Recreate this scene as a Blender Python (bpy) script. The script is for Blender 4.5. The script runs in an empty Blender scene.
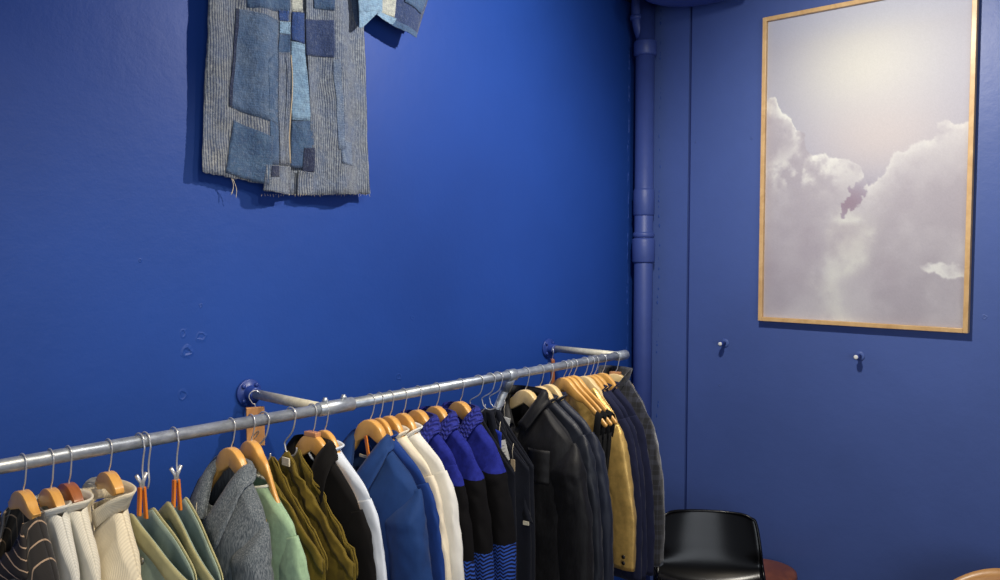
import bpy, bmesh, math, random
import numpy as np
from mathutils import Vector, Matrix
random.seed(7)
S=bpy.context.scene; COL=S.collection
pi=math.pi
# ------------------------------------------------------------------ camera
F=815.0; EYE=1.78; YAW=math.radians(41.3); PIT=math.radians(2.9)
W=2.10; R=3.365; YR=1.737; ZR=1.363; CEIL=2.93
fw=Vector((math.cos(YAW)*math.cos(PIT),math.sin(YAW)*math.cos(PIT),-math.sin(PIT)))
rt=Vector((math.sin(YAW),-math.cos(YAW),0)); up=rt.cross(fw)
CAM=Vector((0,0,EYE))
def ray(px,py): return fw*F+rt*(px-500)-up*(py-290)
def onY(px,py,Y=W):
    d=ray(px,py); return CAM+d*(Y/d.y)
def onX(px,py,X=R):
    d=ray(px,py); return CAM+d*(X/d.x)
cd=bpy.data.cameras.new('camera'); cam=bpy.data.objects.new('camera',cd); COL.objects.link(cam)
cam.matrix_world=Matrix((rt.to_4d(),up.to_4d(),(-fw).to_4d(),(0,0,0,1))).transposed()
m_=Matrix.Identity(4)
for i in range(3):
    m_[i][0]=rt[i]; m_[i][1]=up[i]; m_[i][2]=-fw[i]; m_[i][3]=CAM[i]
cam.matrix_world=m_
cd.sensor_fit='HORIZONTAL'; cd.sensor_width=36; cd.lens=36*F/1000; cd.clip_start=.02
S.camera=cam

# ------------------------------------------------------------------ materials
def srgb(r,g,b):
    f=lambda c:(c/255/12.92 if c/255<=.04045 else ((c/255+.055)/1.055)**2.4)
    return (f(r),f(g),f(b),1)
class NT:
    def __init__(s,name):
        s.m=bpy.data.materials.new(name); s.m.use_nodes=True; s.t=s.m.node_tree; s.n=s.t.nodes; s.l=s.t.links
        s.b=s.n['Principled BSDF']
        s.tc=s.n.new('ShaderNodeTexCoord')
    def link(s,a,b): s.l.new(a,b)
    def math(s,op,a,b=None,c=None,clamp=False):
        n=s.n.new('ShaderNodeMath'); n.operation=op; n.use_clamp=clamp
        for i,v in enumerate((a,b,c)):
            if v is None: continue
            if isinstance(v,(int,float)): n.inputs[i].default_value=v
            else: s.link(v,n.inputs[i])
        return n.outputs[0]
    def mapping(s,scale=(1,1,1),loc=(0,0,0),rot=(0,0,0),src=None):
        n=s.n.new('ShaderNodeMapping'); n.inputs['Scale'].default_value=scale; n.inputs['Location'].default_value=loc; n.inputs['Rotation'].default_value=rot
        s.link(src or s.tc.outputs['Object'],n.inputs[0]); return n.outputs[0]
    def noise(s,scale,detail=3,rough=.5,vec=None,dist=0):
        n=s.n.new('ShaderNodeTexNoise'); n.inputs['Scale'].default_value=scale; n.inputs['Detail'].default_value=detail
        n.inputs['Roughness'].default_value=rough; n.inputs['Distortion'].default_value=dist
        s.link(vec or s.tc.outputs['Object'],n.inputs['Vector']); return n.outputs[0]
    def wave(s,scale,vec=None,dist=0,axis='Y',prof='SIN',dscale=1):
        n=s.n.new('ShaderNodeTexWave'); n.bands_direction=axis; n.wave_profile=prof
        n.inputs['Scale'].default_value=scale; n.inputs['Distortion'].default_value=dist; n.inputs['Detail Scale'].default_value=dscale
        s.link(vec or s.tc.outputs['Object'],n.inputs['Vector']); return n.outputs['Fac']
    def ramp(s,fac,stops,interp='LINEAR'):
        n=s.n.new('ShaderNodeValToRGB'); e=n.color_ramp.elements; n.color_ramp.interpolation=interp
        while len(e)<len(stops): e.new(.5)
        for k,(p,c) in enumerate(stops):
            e[k].position=p; e[k].color=c if len(c)==4 else (*c,1)
        s.link(fac,n.inputs[0]); return n.outputs[0]
    def mix(s,fac,a,b,mode='MIX'):
        n=s.n.new('ShaderNodeMix'); n.data_type='RGBA'; n.blend_type=mode
        for i,v in ((0,fac),(6,a),(7,b)):
            if isinstance(v,(int,float)): n.inputs[i].default_value=v
            elif isinstance(v,tuple): n.inputs[i].default_value=v
            else: s.link(v,n.inputs[i])
        return n.outputs[2]
    def xyz(s,vec=None):
        n=s.n.new('ShaderNodeSeparateXYZ'); s.link(vec or s.tc.outputs['Object'],n.inputs[0]); return n.outputs
    def bump(s,h,strength=.3,dist=.01):
        n=s.n.new('ShaderNodeBump'); n.inputs['Strength'].default_value=strength; n.inputs['Distance'].default_value=dist
        s.link(h,n.inputs['Height']); s.link(n.outputs[0],s.b.inputs['Normal']); return n
    def color(s,c):
        if isinstance(c,tuple): s.b.inputs['Base Color'].default_value=c
        else: s.link(c,s.b.inputs['Base Color'])
    def rough(s,r):
        if isinstance(r,(int,float)): s.b.inputs['Roughness'].default_value=r
        else: s.link(r,s.b.inputs['Roughness'])
def scl(c,k): return (min(c[0]*k,1),min(c[1]*k,1),min(c[2]*k,1),1)

def fabric(name,c,rough=.85,sheen=.3,var=.18,scale=30,metal=0,spec=.2,weave=900,bump=.25,streak=None,rib=None,crease=.5):
    t=NT(name)
    vec=t.mapping((1,1,1))
    n=t.noise(scale,4,.6,vec)
    col=t.ramp(n,[(.3,scl(c,1-var)),(.7,scl(c,1+var))])
    if streak:
        v2=t.mapping((520,520,40)); n2=t.noise(1.0,2,.6,v2)
        col=t.mix(t.ramp(n2,[(.42,(0,0,0)),(.62,(1,1,1))]),col,streak)
    h=t.noise(weave,1,.5)
    h2=t.noise(9,3,.55,t.mapping((1,1,.45)))
    hh=t.math('ADD',t.math('MULTIPLY',h,.08),t.math('MULTIPLY',h2,crease*2))
    if rib:
        w=t.wave(rib,axis='Y')
        col=t.mix(t.math('MULTIPLY',t.math('SUBTRACT',1,w),.35),col,scl(c,.6))
        hh=t.math('ADD',hh,t.math('MULTIPLY',w,.12))
    t.color(col); t.rough(rough); t.b.inputs['Metallic'].default_value=metal
    t.b.inputs['Sheen Weight'].default_value=sheen*.3; t.b.inputs['Specular IOR Level'].default_value=spec
    t.bump(hh,bump,.02)
    return t.m
def plain(name,c,rough=.5,metal=0,spec=.5,coat=0,bumpn=None,var=0):
    t=NT(name)
    if var:
        t.color(t.ramp(t.noise(12,4,.6),[(.3,scl(c,1-var)),(.7,scl(c,1+var))]))
    else: t.color(c)
    t.rough(rough); t.b.inputs['Metallic'].default_value=metal; t.b.inputs['Specular IOR Level'].default_value=spec
    t.b.inputs['Coat Weight'].default_value=coat
    if bumpn: t.bump(t.noise(bumpn[0],3,.5),bumpn[1],bumpn[2])
    return t.m
def wood(name,c1,c2,rough=.35,grain=(60,14,6)):
    t=NT(name)
    v=t.mapping(grain); n=t.noise(1.2,4,.6,v,1.0)
    t.color(t.ramp(n,[(.3,c1),(.72,c2)])); t.rough(rough); t.b.inputs['Coat Weight'].default_value=.25
    t.b.inputs['Coat Roughness'].default_value=.25
    t.bump(n,.05,.004); return t.m

BLUE=srgb(34,64,152)
def wall_mat(name,c,dents,drips=None,rough=.5):
    t=NT(name)
    big=t.noise(1.3,4,.6); fine=t.noise(140,3,.6); mid=t.noise(22,4,.6)
    col=t.ramp(big,[(.3,scl(c,.90)),(.7,scl(c,1.08))])
    col=t.mix(t.math('MULTIPLY',t.ramp(t.noise(60,5,.7),[(.62,(0,0,0)),(.75,(1,1,1))]),.18),col,scl(c,1.35))
    t.color(col); t.rough(rough)
    t.b.inputs['Specular IOR Level'].default_value=.35
    h=t.math('ADD',t.math('MULTIPLY',fine,.04),t.math('MULTIPLY',mid,.16))
    dn=t.n.new('ShaderNodeTexNoise'); dn.inputs['Scale'].default_value=38; t.link(t.tc.outputs['Object'],dn.inputs['Vector'])
    vm=t.n.new('ShaderNodeVectorMath'); vm.operation='SCALE'; t.link(dn.outputs['Color'],vm.inputs[0]); vm.inputs['Scale'].default_value=.022
    va=t.n.new('ShaderNodeVectorMath'); va.operation='ADD'; t.link(t.tc.outputs['Object'],va.inputs[0]); t.link(vm.outputs[0],va.inputs[1])
    for (p,r,k) in dents:
        d=t.n.new('ShaderNodeVectorMath'); d.operation='DISTANCE'; t.link(va.outputs[0],d.inputs[0]); d.inputs[1].default_value=(p[0]+.011,p[1]+.011,p[2]+.011)
        ring=t.ramp(t.math('DIVIDE',d.outputs['Value'],r),[(0,(.35,)*3),(.35,(.2,)*3),(.62,(1,)*3),(1,(.5,)*3)])
        h=t.math('ADD',h,t.math('MULTIPLY',ring,k))
    t.bump(h,.55,.012)
    return t.m
dl=[(onY(187,352),.020,.55),(onY(201,337),.016,.3),(onY(184,333),.014,.3),(onY(182,395),.016,.3),(onY(399,377),.014,.35),(onY(140,262),.006,.4),(onY(201,305),.005,.4),
    (onY(413,318),.010,.2)]
dr=[(onX(695,142),.006,.5),(onX(752,138),.006,.5),(onX(985,317),.01,.4),(onX(720,385),.010,.3),(onX(806,190),.01,.2)]
M={}
M['wall_l']=wall_mat('blue_painted_plaster',srgb(29,67,147),dl)
M['wall_r']=wall_mat('blue_painted_board_hazed',srgb(76,97,158),dr,rough=.42)  # same blue paint, base made paler and greyer to carry the light haze
M['groove']=plain('blue_paint_in_groove',srgb(20,40,104),.6)
M['pipe_paint']=plain('blue_gloss_pipe_paint',srgb(58,76,140),.48,spec=.5,bumpn=(60,.15,.004),var=.06)
M['bolt_paint']=plain('blue_gloss_metal_paint',srgb(36,60,136),.36,spec=.5)
M['ceil']=plain('dark_blue_ceiling_paint',srgb(26,36,80),.7)
M['floor']=wood('floorboards',srgb(90,70,52),srgb(124,98,74),.45,(3,.6,3))
M['galv']=None
t=NT('galvanised_steel'); n=t.noise(55,4,.65,t.mapping((.5,1,1)))
t.color(t.ramp(n,[(.3,srgb(138,146,156)),(.7,srgb(196,204,214))])); t.rough(.42); t.b.inputs['Metallic'].default_value=.65; t.bump(n,.1,.003); M['galv']=t.m
t=NT('dull_galvanised_steel'); n=t.noise(70,4,.65)
t.color(t.ramp(n,[(.3,srgb(182,180,162)),(.7,srgb(214,210,192))])); t.rough(.5); t.b.inputs['Metallic'].default_value=.15; M['galv2']=t.m
M['chrome']=plain('chrome_wire',srgb(196,198,202),.3,metal=.55)
M['wood']=wood('varnished_beech',srgb(205,148,72),srgb(232,180,100))
M['wood_p']=wood('pale_maple',srgb(216,184,124),srgb(236,208,154))
M['wood_t']=wood('tan_cap_wood',srgb(176,118,76),srgb(204,148,102))
M['wood_d']=wood('reddish_cedar',srgb(134,76,40),srgb(176,106,62))
M['wood_o']=wood('orange_clamp_wood',srgb(196,104,24),srgb(226,132,40))
M['cedar']=wood('cedar_block_wood',srgb(186,130,78),srgb(212,160,104),.5,(8,60,5))
M['oak']=wood('oak_frame_wood',srgb(196,154,98),srgb(222,184,128),.5,(14,14,14))
M['paper']=plain('white_card',srgb(226,226,220),.7)
M['paper_b']=plain('beige_card',srgb(206,184,150),.7)
M['ink']=plain('grey_print',srgb(120,116,112),.8)
M['thread']=plain('cotton_thread',srgb(196,186,166),.8)
M['stitch']=plain('indigo_stitch_thread',srgb(58,72,104),.9)
M['black_btn']=plain('dark_button',srgb(24,22,24),.3)
M['metal_btn']=plain('steel_button',srgb(150,150,146),.3,metal=.9)
M['plastic']=plain('black_gloss_plastic',srgb(7,7,8),.24,spec=.3,coat=0)
M['leg']=plain('chair_steel',srgb(150,150,150),.3,metal=1)
M['ply']=wood('bent_plywood',srgb(196,138,76),srgb(222,166,100),.4,(8,8,20))
M['brownwood']=wood('brown_stool_wood',srgb(112,60,34),srgb(146,84,50),.4,(6,6,20))
# fabrics
t=NT('black_pinstripe_wool')
x=t.xyz(); p=t.math('ADD',x[1],t.math('MULTIPLY',t.noise(6,2,.5),.012))
fr=t.math('FRACT',t.math('MULTIPLY',p,1/.024)); st=t.math('LESS_THAN',t.math('ABSOLUTE',t.math('SUBTRACT',fr,.5)),.045)
t.color(t.mix(st,srgb(26,23,24),srgb(168,144,122))); t.rough(.85); t.b.inputs['Sheen Weight'].default_value=.3; t.bump(t.noise(300,2,.5),.1,.004); M['pinstripe']=t.m
t=NT('pinstripe_collar_wool')
x=t.xyz(); p=t.math('ADD',x[2],t.math('MULTIPLY',x[1],-.25))
fr=t.math('FRACT',t.math('MULTIPLY',p,1/.016)); st=t.math('LESS_THAN',t.math('ABSOLUTE',t.math('SUBTRACT',fr,.5)),.06)
t.color(t.mix(st,srgb(30,26,28),srgb(176,150,126))); t.rough(.85); M['pinstripe2']=t.m
M['ribwhite']=fabric('white_rib_knit',srgb(222,222,216),.9,.3,.05,rib=95,crease=.3)
M['ribwhite2']=fabric('off_white_rib_knit',srgb(228,224,210),.9,.3,.05,rib=95,crease=.3)
M['ribcream']=fabric('cream_rib_knit',srgb(232,222,198),.9,.3,.05,rib=80,crease=.4)
M['sage']=fabric('sage_cotton',srgb(150,168,158),.85,.2,.14,crease=.7)
M['sage_band']=fabric('sage_cotton_warm_light',srgb(178,174,132),.85,.2,.12,crease=.5)  # sage waistband with the warm lamp highlight painted into its colour
M['grey']=fabric('grey_chambray',srgb(74,84,94),.9,.3,.12,streak=srgb(126,134,142),crease=.5)
M['mint']=fabric('mint_boiled_wool',srgb(158,190,158),.95,.6,.14,scale=60,crease=.5,bump=.5)
M['mintedge']=fabric('white_knit_edge',srgb(226,230,220),.9)
M['palebluegrey']=fabric('pale_blue_cotton',srgb(150,172,186),.85)
M['olive']=fabric('olive_cotton',srgb(100,86,28),.75,.2,.22,crease=1.6,bump=.45)
M['olive_band']=fabric('olive_cotton_band',srgb(112,96,36),.75,.2,.2,crease=.8)
M['cream_lining']=fabric('cream_lining',srgb(206,200,180),.8)
M['black']=fabric('black_linen',srgb(10,9,11),.85,.1,.12,crease=.5)
M['whiteblue']=fabric('white_poplin',srgb(214,224,240),.75,.1,.04,crease=.5)
M['blue']=fabric('blue_cotton_drill',srgb(28,60,116),.75,.2,.1,crease=.6)
M['blue2']=fabric('mid_blue_cotton',srgb(26,60,132),.75,.2,.1,crease=.5)
M['cream']=fabric('cream_cotton',srgb(236,226,204),.8,.2,.04,crease=.5)
M['white']=fabric('white_cotton',srgb(230,230,226),.8,.2,.04,crease=.5)
t=NT('colourblock_knit')
x=t.xyz(); n=t.noise(60,3,.6)
zz=t.math('ADD',t.math('MULTIPLY',t.math('PINGPONG',x[1],.008),.9),x[2])
zg=t.math('GREATER_THAN',t.math('FRACT',t.math('MULTIPLY',zz,1/.0105)),.55)
z0=t.mix(zg,srgb(18,22,52),srgb(46,84,176))
cob=t.ramp(n,[(.3,srgb(28,36,120)),(.7,srgb(38,48,148))])
c=t.mix(t.math('GREATER_THAN',x[2],-.435),z0,srgb(9,8,11)); c=t.mix(t.math('GREATER_THAN',x[2],-.235),c,cob)
t.color(c); t.rough(.9); t.b.inputs['Specular IOR Level'].default_value=.2; t.b.inputs['Sheen Weight'].default_value=.0; t.bump(t.math('ADD',t.noise(9,3,.5),t.math('MULTIPLY',t.noise(500,1,.5),.1)),.25,.02); M['block']=t.m
t=NT('zigzag_collar_knit'); x=t.xyz()
zz=t.math('ADD',t.math('PINGPONG',x[1],.006),x[2]); w=t.math('PINGPONG',zz,.006)
t.color(t.mix(t.math('MULTIPLY',w,100),srgb(22,28,110),srgb(38,52,168))); t.rough(.85); t.bump(w,1.0,.6); M['blockcol']=t.m
M['navy']=fabric('navy_cotton',srgb(14,18,30),.8,.2,.15,crease=.6)
M['cobalt']=fabric('cobalt_cotton',srgb(22,48,158),.75,.2,.1)
M['satin']=fabric('black_satin',srgb(7,7,10),.6,.1,.3,spec=.35,streak=srgb(20,20,24),crease=1.0,weave=500)
M['satin2']=fabric('blue_black_satin',srgb(20,25,37),.5,.2,.12,spec=.5,crease=.8)
M['satin3']=fabric('navy_satin',srgb(20,27,45),.52,.2,.12,spec=.5,crease=.7)
M['knitblack']=fabric('black_jersey',srgb(16,16,18),.9,.1,.1)
M['gold']=fabric('gold_lame_cloth',srgb(214,176,100),.36,.2,.14,metal=.5,spec=.6,crease=.9,scale=50)
M['navywool']=fabric('navy_suiting',srgb(24,28,54),.8,.25,.12,crease=.4)
t=NT('grey_plaid_wool'); x=t.xyz()
def band(co,per,lo,hi):
    f=t.math('FRACT',t.math('MULTIPLY',co,1/per)); return t.math('MULTIPLY',t.math('GREATER_THAN',f,lo),t.math('LESS_THAN',f,hi))
a=t.math('ADD',band(x[1],.048,.1,.40),band(x[1],.048,.68,.74)); b=t.math('ADD',band(x[2],.056,.1,.42),band(x[2],.056,.70,.75))
s_=t.math('MULTIPLY',t.math('ADD',a,b),.5); s_=t.math('MULTIPLY',s_,t.math('ADD',.45,t.noise(180,3,.7)))
t.color(t.mix(s_,srgb(12,13,20),srgb(48,50,62))); t.rough(.95); t.b.inputs['Sheen Weight'].default_value=.4; t.bump(t.noise(260,2,.6),.3,.006); M['plaid']=t.m
# boro fabrics
def boro(name,c,c2,stripes=True,per=.0052,streak=.5,stain=None):
    t=NT(name); x=t.xyz()
    n=t.noise(18,5,.7); nf=t.noise(1,3,.7,t.mapping((260,260,40)))
    base=t.ramp(nf,[(.3,c),(.7,c2)])
    if stripes:
        pz=t.math('ADD',x[0],t.math('MULTIPLY',t.noise(7,2,.5),.02))
        f=t.math('PINGPONG',pz,per/2); f=t.math('MULTIPLY',f,2/per)
        f=t.math('ADD',f,t.math('MULTIPLY',t.math('SUBTRACT',t.noise(90,3,.6),.5),.9))
        dark=t.ramp(f,[(.36,(1,1,1)),(.56,(0,0,0))])
        base=t.mix(t.math('MULTIPLY',dark,.85),base,srgb(44,54,80))
    else:
        pz=t.math('PINGPONG',x[2],.0035); base=t.mix(t.math('MULTIPLY',t.math('GREATER_THAN',pz,.0028),t.math('MULTIPLY',t.noise(300,1,.5),.5)),base,scl(c2,1.6))
    wash=t.ramp(n,[(.42,(0,0,0)),(.75,(1,1,1))])
    base=t.mix(t.math('MULTIPLY',wash,.55),base,stain or srgb(70,96,140))
    base=t.mix(t.math('MULTIPLY',t.ramp(t.noise(75,4,.75),[(.38,(1,1,1)),(.55,(0,0,0))]),.35),base,srgb(48,62,92))
    base=t.mix(t.math('MULTIPLY',t.ramp(t.noise(120,4,.75),[(.52,(0,0,0)),(.70,(1,1,1))]),.35 if stripes else .14),base,srgb(180,188,192))
    t.color(base); t.rough(.92); t.b.inputs['Sheen Weight'].default_value=.2
    t.bump(t.math('ADD',t.noise(60,4,.7),t.math('MULTIPLY',t.noise(400,2,.5),.3)),.9,.008)
    return t.m
M['b_stripe']=boro('boro_striped_ticking',srgb(122,128,132),srgb(162,163,162),per=.0075)
M['b_stripe2']=boro('boro_striped_ticking_worn',srgb(106,116,130),srgb(160,164,164),per=.0068)
M['b_denim']=boro('boro_faded_indigo',srgb(54,78,112),srgb(86,112,144),False,stain=srgb(118,132,146))
M['b_mid']=boro('boro_mid_indigo',srgb(38,62,98),srgb(62,92,128),False,stain=srgb(92,120,144))
M['b_dark']=boro('boro_dark_indigo',srgb(30,46,84),srgb(44,64,108),False,stain=srgb(38,52,84))
M['b_navy']=boro('boro_navy_square',srgb(20,28,58),srgb(34,44,76),False,stain=srgb(24,34,62))
M['b_bright']=boro('boro_bright_blue',srgb(28,56,112),srgb(42,76,136),False,stain=srgb(40,70,130))
M['b_light']=boro('boro_pale_blue',srgb(112,146,176),srgb(146,174,194),False,stain=srgb(92,130,168))
M['b_worn']=boro('boro_worn_blue_strip',srgb(84,104,134),srgb(128,140,154),False,stain=srgb(58,84,128))
M['b_cream']=boro('boro_cream_rag',srgb(170,172,160),srgb(196,196,184),False,stain=srgb(150,156,150))

# ------------------------------------------------------------------ mesh helpers
def mesh(name,verts,faces,mat,parent=None,smooth=True,solid=0,bevel=0,sub=0,off=-1):
    me=bpy.data.meshes.new(name); me.from_pydata([tuple(v) for v in verts],[],faces); me.update()
    bm=bmesh.new(); bm.from_mesh(me); bmesh.ops.recalc_face_normals(bm,faces=bm.faces)
    bm.to_mesh(me); bm.free()
    if smooth:
        for p in me.polygons: p.use_smooth=True
    me.materials.append(mat)
    o=bpy.data.objects.new(name,me); COL.objects.link(o)
    if parent is not None: o.parent=parent
    if solid:
        md=o.modifiers.new('Solidify','SOLIDIFY'); md.thickness=solid; md.offset=off
    if bevel:
        md=o.modifiers.new('Bevel','BEVEL'); md.width=bevel; md.segments=2; md.limit_method='ANGLE'
    if sub:
        md=o.modifiers.new('Subsurf','SUBSURF'); md.levels=sub; md.render_levels=sub
    return o
def empty(name,loc=(0,0,0),rz=0,label=None,cat=None,group=None):
    o=bpy.data.objects.new(name,None); COL.objects.link(o); o.location=loc; o.rotation_euler=(0,0,rz); o.empty_display_size=.05
    if label: o['label']=label
    if cat: o['category']=cat
    if group: o['group']=group
    return o
def struct(o): o['kind']='structure'; return o
def box_vf(x0,x1,y0,y1,z0,z1):
    v=[(x,y,z) for x in (x0,x1) for y in (y0,y1) for z in (z0,z1)]
    f=[(0,1,3,2),(4,6,7,5),(0,4,5,1),(2,3,7,6),(0,2,6,4),(1,5,7,3)]
    return v,f
def box(name,b,mat,parent=None,bevel=0):
    v,f=box_vf(*b); return mesh(name,v,f,mat,parent,smooth=False,bevel=bevel)
class MB:
    def __init__(s): s.v=[];s.f=[]
    def add(s,v,f):
        k=len(s.v); s.v+= [tuple(p) for p in v]; s.f+=[tuple(i+k for i in q) for q in f]; return s
    def box(s,*b): return s.add(*box_vf(*b))
    def tube(s,path,rad,n=10,caps=True): return s.add(*tube_vf(path,rad,n,caps))
    def lathe(s,prof,M4,n=24):
        v=[];f=[]
        for (r,z) in prof:
            for i in range(n):
                a=2*pi*i/n; v.append(M4@Vector((r*math.cos(a),r*math.sin(a),z)))
        for j in range(len(prof)-1):
            for i in range(n): f.append((j*n+i,j*n+(i+1)%n,(j+1)*n+(i+1)%n,(j+1)*n+i))
        f.append(tuple(range(n))[::-1]); f.append(tuple((len(prof)-1)*n+i for i in range(n)))
        return s.add(v,f)
    def build(s,name,mat,parent=None,**k): return mesh(name,s.v,s.f,mat,parent,**k)
def tube_vf(path,rad,n=10,caps=True):
    P=[Vector(p) for p in path]; m=len(P)
    rad=rad if isinstance(rad,(list,tuple)) else [rad]*m
    T=[(P[min(i+1,m-1)]-P[max(i-1,0)]).normalized() for i in range(m)]
    u=Vector((0,0,1)) if abs(T[0].z)<.9 else Vector((1,0,0))
    v=[];f=[]
    nrm=(u-T[0]*u.dot(T[0])).normalized()
    for i in range(m):
        nrm=(nrm-T[i]*nrm.dot(T[i])).normalized(); b=T[i].cross(nrm)
        for k in range(n):
            a=2*pi*k/n; v.append(P[i]+(nrm*math.cos(a)+b*math.sin(a))*rad[i])
    for i in range(m-1):
        for k in range(n): f.append((i*n+k,i*n+(k+1)%n,(i+1)*n+(k+1)%n,(i+1)*n+k))
    if caps: f.append(tuple(range(n))[::-1]); f.append(tuple((m-1)*n+k for k in range(n)))
    return v,f
def catmull(P,k=8):
    P=[np.array(p,float) for p in P]; out=[]
    Q=[2*P[0]-P[1]]+P+[2*P[-1]-P[-2]]
    for i in range(1,len(Q)-2):
        for j in range(k):
            t=j/k; a,b,c,d=Q[i-1],Q[i],Q[i+1],Q[i+2]
            out.append(.5*((2*b)+(-a+c)*t+(2*a-5*b+4*c-d)*t*t+(-a+3*b-3*c+d)*t**3))
    out.append(P[-1]); return [tuple(o) for o in out]
def grid_faces(nr,nc,close=False):
    f=[]
    for i in range(nr-1):
        for j in range(nc if close else nc-1):
            f.append((i*nc+j,i*nc+(j+1)%nc,(i+1)*nc+(j+1)%nc,(i+1)*nc+j))
    return f
def sst(x): x=max(0,min(1,x)); return x*x*(3-2*x)
Ry=lambda a:Matrix.Rotation(a,4,'Y'); Rx=lambda a:Matrix.Rotation(a,4,'X'); Rz=lambda a:Matrix.Rotation(a,4,'Z'); Tr=lambda *p:Matrix.Translation(p)

# ------------------------------------------------------------------ room
def quadwall(name,b,mat): return struct(box(name,b,mat))
quadwall('wall_left',(-1.6,R+.12,W,W+.12,0,CEIL),M['wall_l'])
sy=onX(688,280).y
wr=quadwall('wall_right',(R,R+.12,-3.2,sy-.006,0,CEIL),M['wall_r'])
quadwall('wall_right_strip',(R-.002,R+.12,sy+.006,W,0,CEIL),M['wall_r'])
quadwall('trim_1',(R+.010,R+.10,sy-.006,sy+.006,0,CEIL),M['groove'])
quadwall('floor',(-1.6,R+.12,-3.2,W+.12,-.1,0),M['floor'])
quadwall('ceiling',(-1.6,R+.12,-3.2,W+.12,CEIL,CEIL+.1),M['ceil'])
# lumpy filler beads beside the pipe
def bead(name,x,y,dx,dy,seed,z0=0,z1=CEIL,r0=.004):
    rnd=random.Random(seed); q=MB(); z=z0
    while z<z1:
        P=[];Q=[]; n=rnd.randint(4,16); ox,oy=dx*rnd.random()*.012,dy*rnd.random()*.012
        for k in range(n):
            P.append((x+ox+dx*rnd.random()*.004,y+oy+dy*rnd.random()*.004,z)); Q.append(r0*(.15+.9*rnd.random()**2)); z+=.004+.010*rnd.random()
        Q[0]=Q[-1]=.0004; q.tube(P,Q,7); z+=.05*rnd.random()**3
    return struct(q.build(name,M['wall_l']))
bead('trim_2',onY(629,200).x,W,-1,0,3,r0=.004)
bead('trim_3',R,onX(658,200).y,0,-1,5,r0=.005)
# corner pipes
pr=.047
pc=onX(644,200,R-.065); PX,PY=pc.x,pc.y
pp=empty('drain_pipe',(PX,PY,0),0,'blue painted vertical drain pipe running up the corner of the room','pipe')
mb=MB(); I4=Matrix.Identity(4)
def zpx(y,x=644): return onX(x,y,PX).z
mb.lathe([(pr-.003,0),(pr-.003,CEIL)],I4,32); mb.build('pipe_run',M['pipe_paint'],pp)
def colr(zlo,zhi,r=.004):
    q=MB(); q.lathe([(pr-.003,zlo-.004),(pr+r-.002,zlo),(pr+r,zlo+.004),(pr+r,zhi-.004),(pr+r-.002,zhi),(pr-.003,zhi+.004)],I4,32); return q.build('pipe_coupling',M['pipe_paint'],pp)
colr(zpx(262),zpx(239),.006); colr(zpx(237),zpx(233),.003); colr(zpx(215),zpx(190),.002); colr(zpx(56),zpx(42),.006); 
q=MB(); z1=zpx(44)
bx=-.045; 
q.tube(catmull([(0,0,z1-.02),(-.018,.012,z1+.03),(-.032,.022,z1+.08),(-.036,.026,z1+.13),(-.036,.026,CEIL)],6),.024,16)
q.build('branch_pipe',M['pipe_paint'],pp)
q=MB(); q.lathe([(.030,z1+.105),(.030,z1+.125)],Tr(-.036,.026,0),20); q.build('branch_collar',M['pipe_paint'],pp)
# round ceiling duct
rr=.20; ddz=2.835; e_=ray(690,8); e_=e_*((ddz-EYE)/e_.z); vdir=Vector((e_.x,e_.y,0)).normalized(); dc=CAM+e_-vdir*rr
d=empty('ceiling_duct',(dc.x,dc.y,ddz),0,'round dark blue duct end under the ceiling above the corner pipe','duct')
q=MB(); q.lathe([(.02,.012),(rr-.05,.010),(rr-.030,.0),(rr-.008,.003),(rr,.014),(rr,CEIL-ddz)],I4,64); q.build('duct_shell',M['pipe_paint'],d)
q=MB(); q.lathe([(rr-.001,.030),(rr+.010,.033),(rr+.010,.045),(rr-.001,.048)],I4,64); q.build('duct_rim',M['pipe_paint'],d)

# wall knobs
for (px,py,lab) in ((722,344,'small blue wall peg with a white end, nearer the corner pipe'),(857,357,'small blue wall peg with a white end, below the middle of the cloud picture')):
    c=onX(px+3,py-1)
    k=empty('wall_peg',c,0,lab,'wall peg','wall pegs under the picture')
    q=MB(); Mx=Ry(-pi/2)
    q.lathe([(.019,0),(.019,.002),(.016,.004),(.008,.005)],Mx,24); q.build('back_plate',M['wall_r'],k)
    q=MB(); q.lathe([(.008,.003),(.008,.030),(.011,.034),(.011,.046),(.009,.048)],Mx,20); q.build('peg',M['bolt_paint'],k)
    q=MB(); q.lathe([(.0088,.046),(.0085,.051),(.005,.053)],Mx,20); q.build('end_cap',M['paper'],k)

# ------------------------------------------------------------------ picture
y1,y0=1.463,.669; zb,zt=EYE-.307,EYE+.967
fr=empty('framed_picture',(R,(y0+y1)/2,zb),0,'tall oak framed photograph of pale clouds on the right wall','picture')
hy=(y1-y0)/2; H=zt-zb; fwid=.017; dep=.032
def bar(b): return box('frame_bar',b,M['oak'],fr,bevel=.0015)
q=MB()
def fbar(b): 
    o=box('frame_side',b,M['oak'],fr,bevel=.0015)
fbar((-dep,-.003,-hy,-hy+fwid,0,H)); fbar((-dep,-.003,hy-fwid,hy,0,H)); fbar((-dep,-.003,-hy+fwid,hy-fwid,0,fwid)); fbar((-dep,-.003,-hy+fwid,hy-fwid,H-fwid,H))
box('backing_board',(-.010,-.002,-hy+.01,hy-.01,.01,H-.01),M['cedar'],fr)
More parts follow.
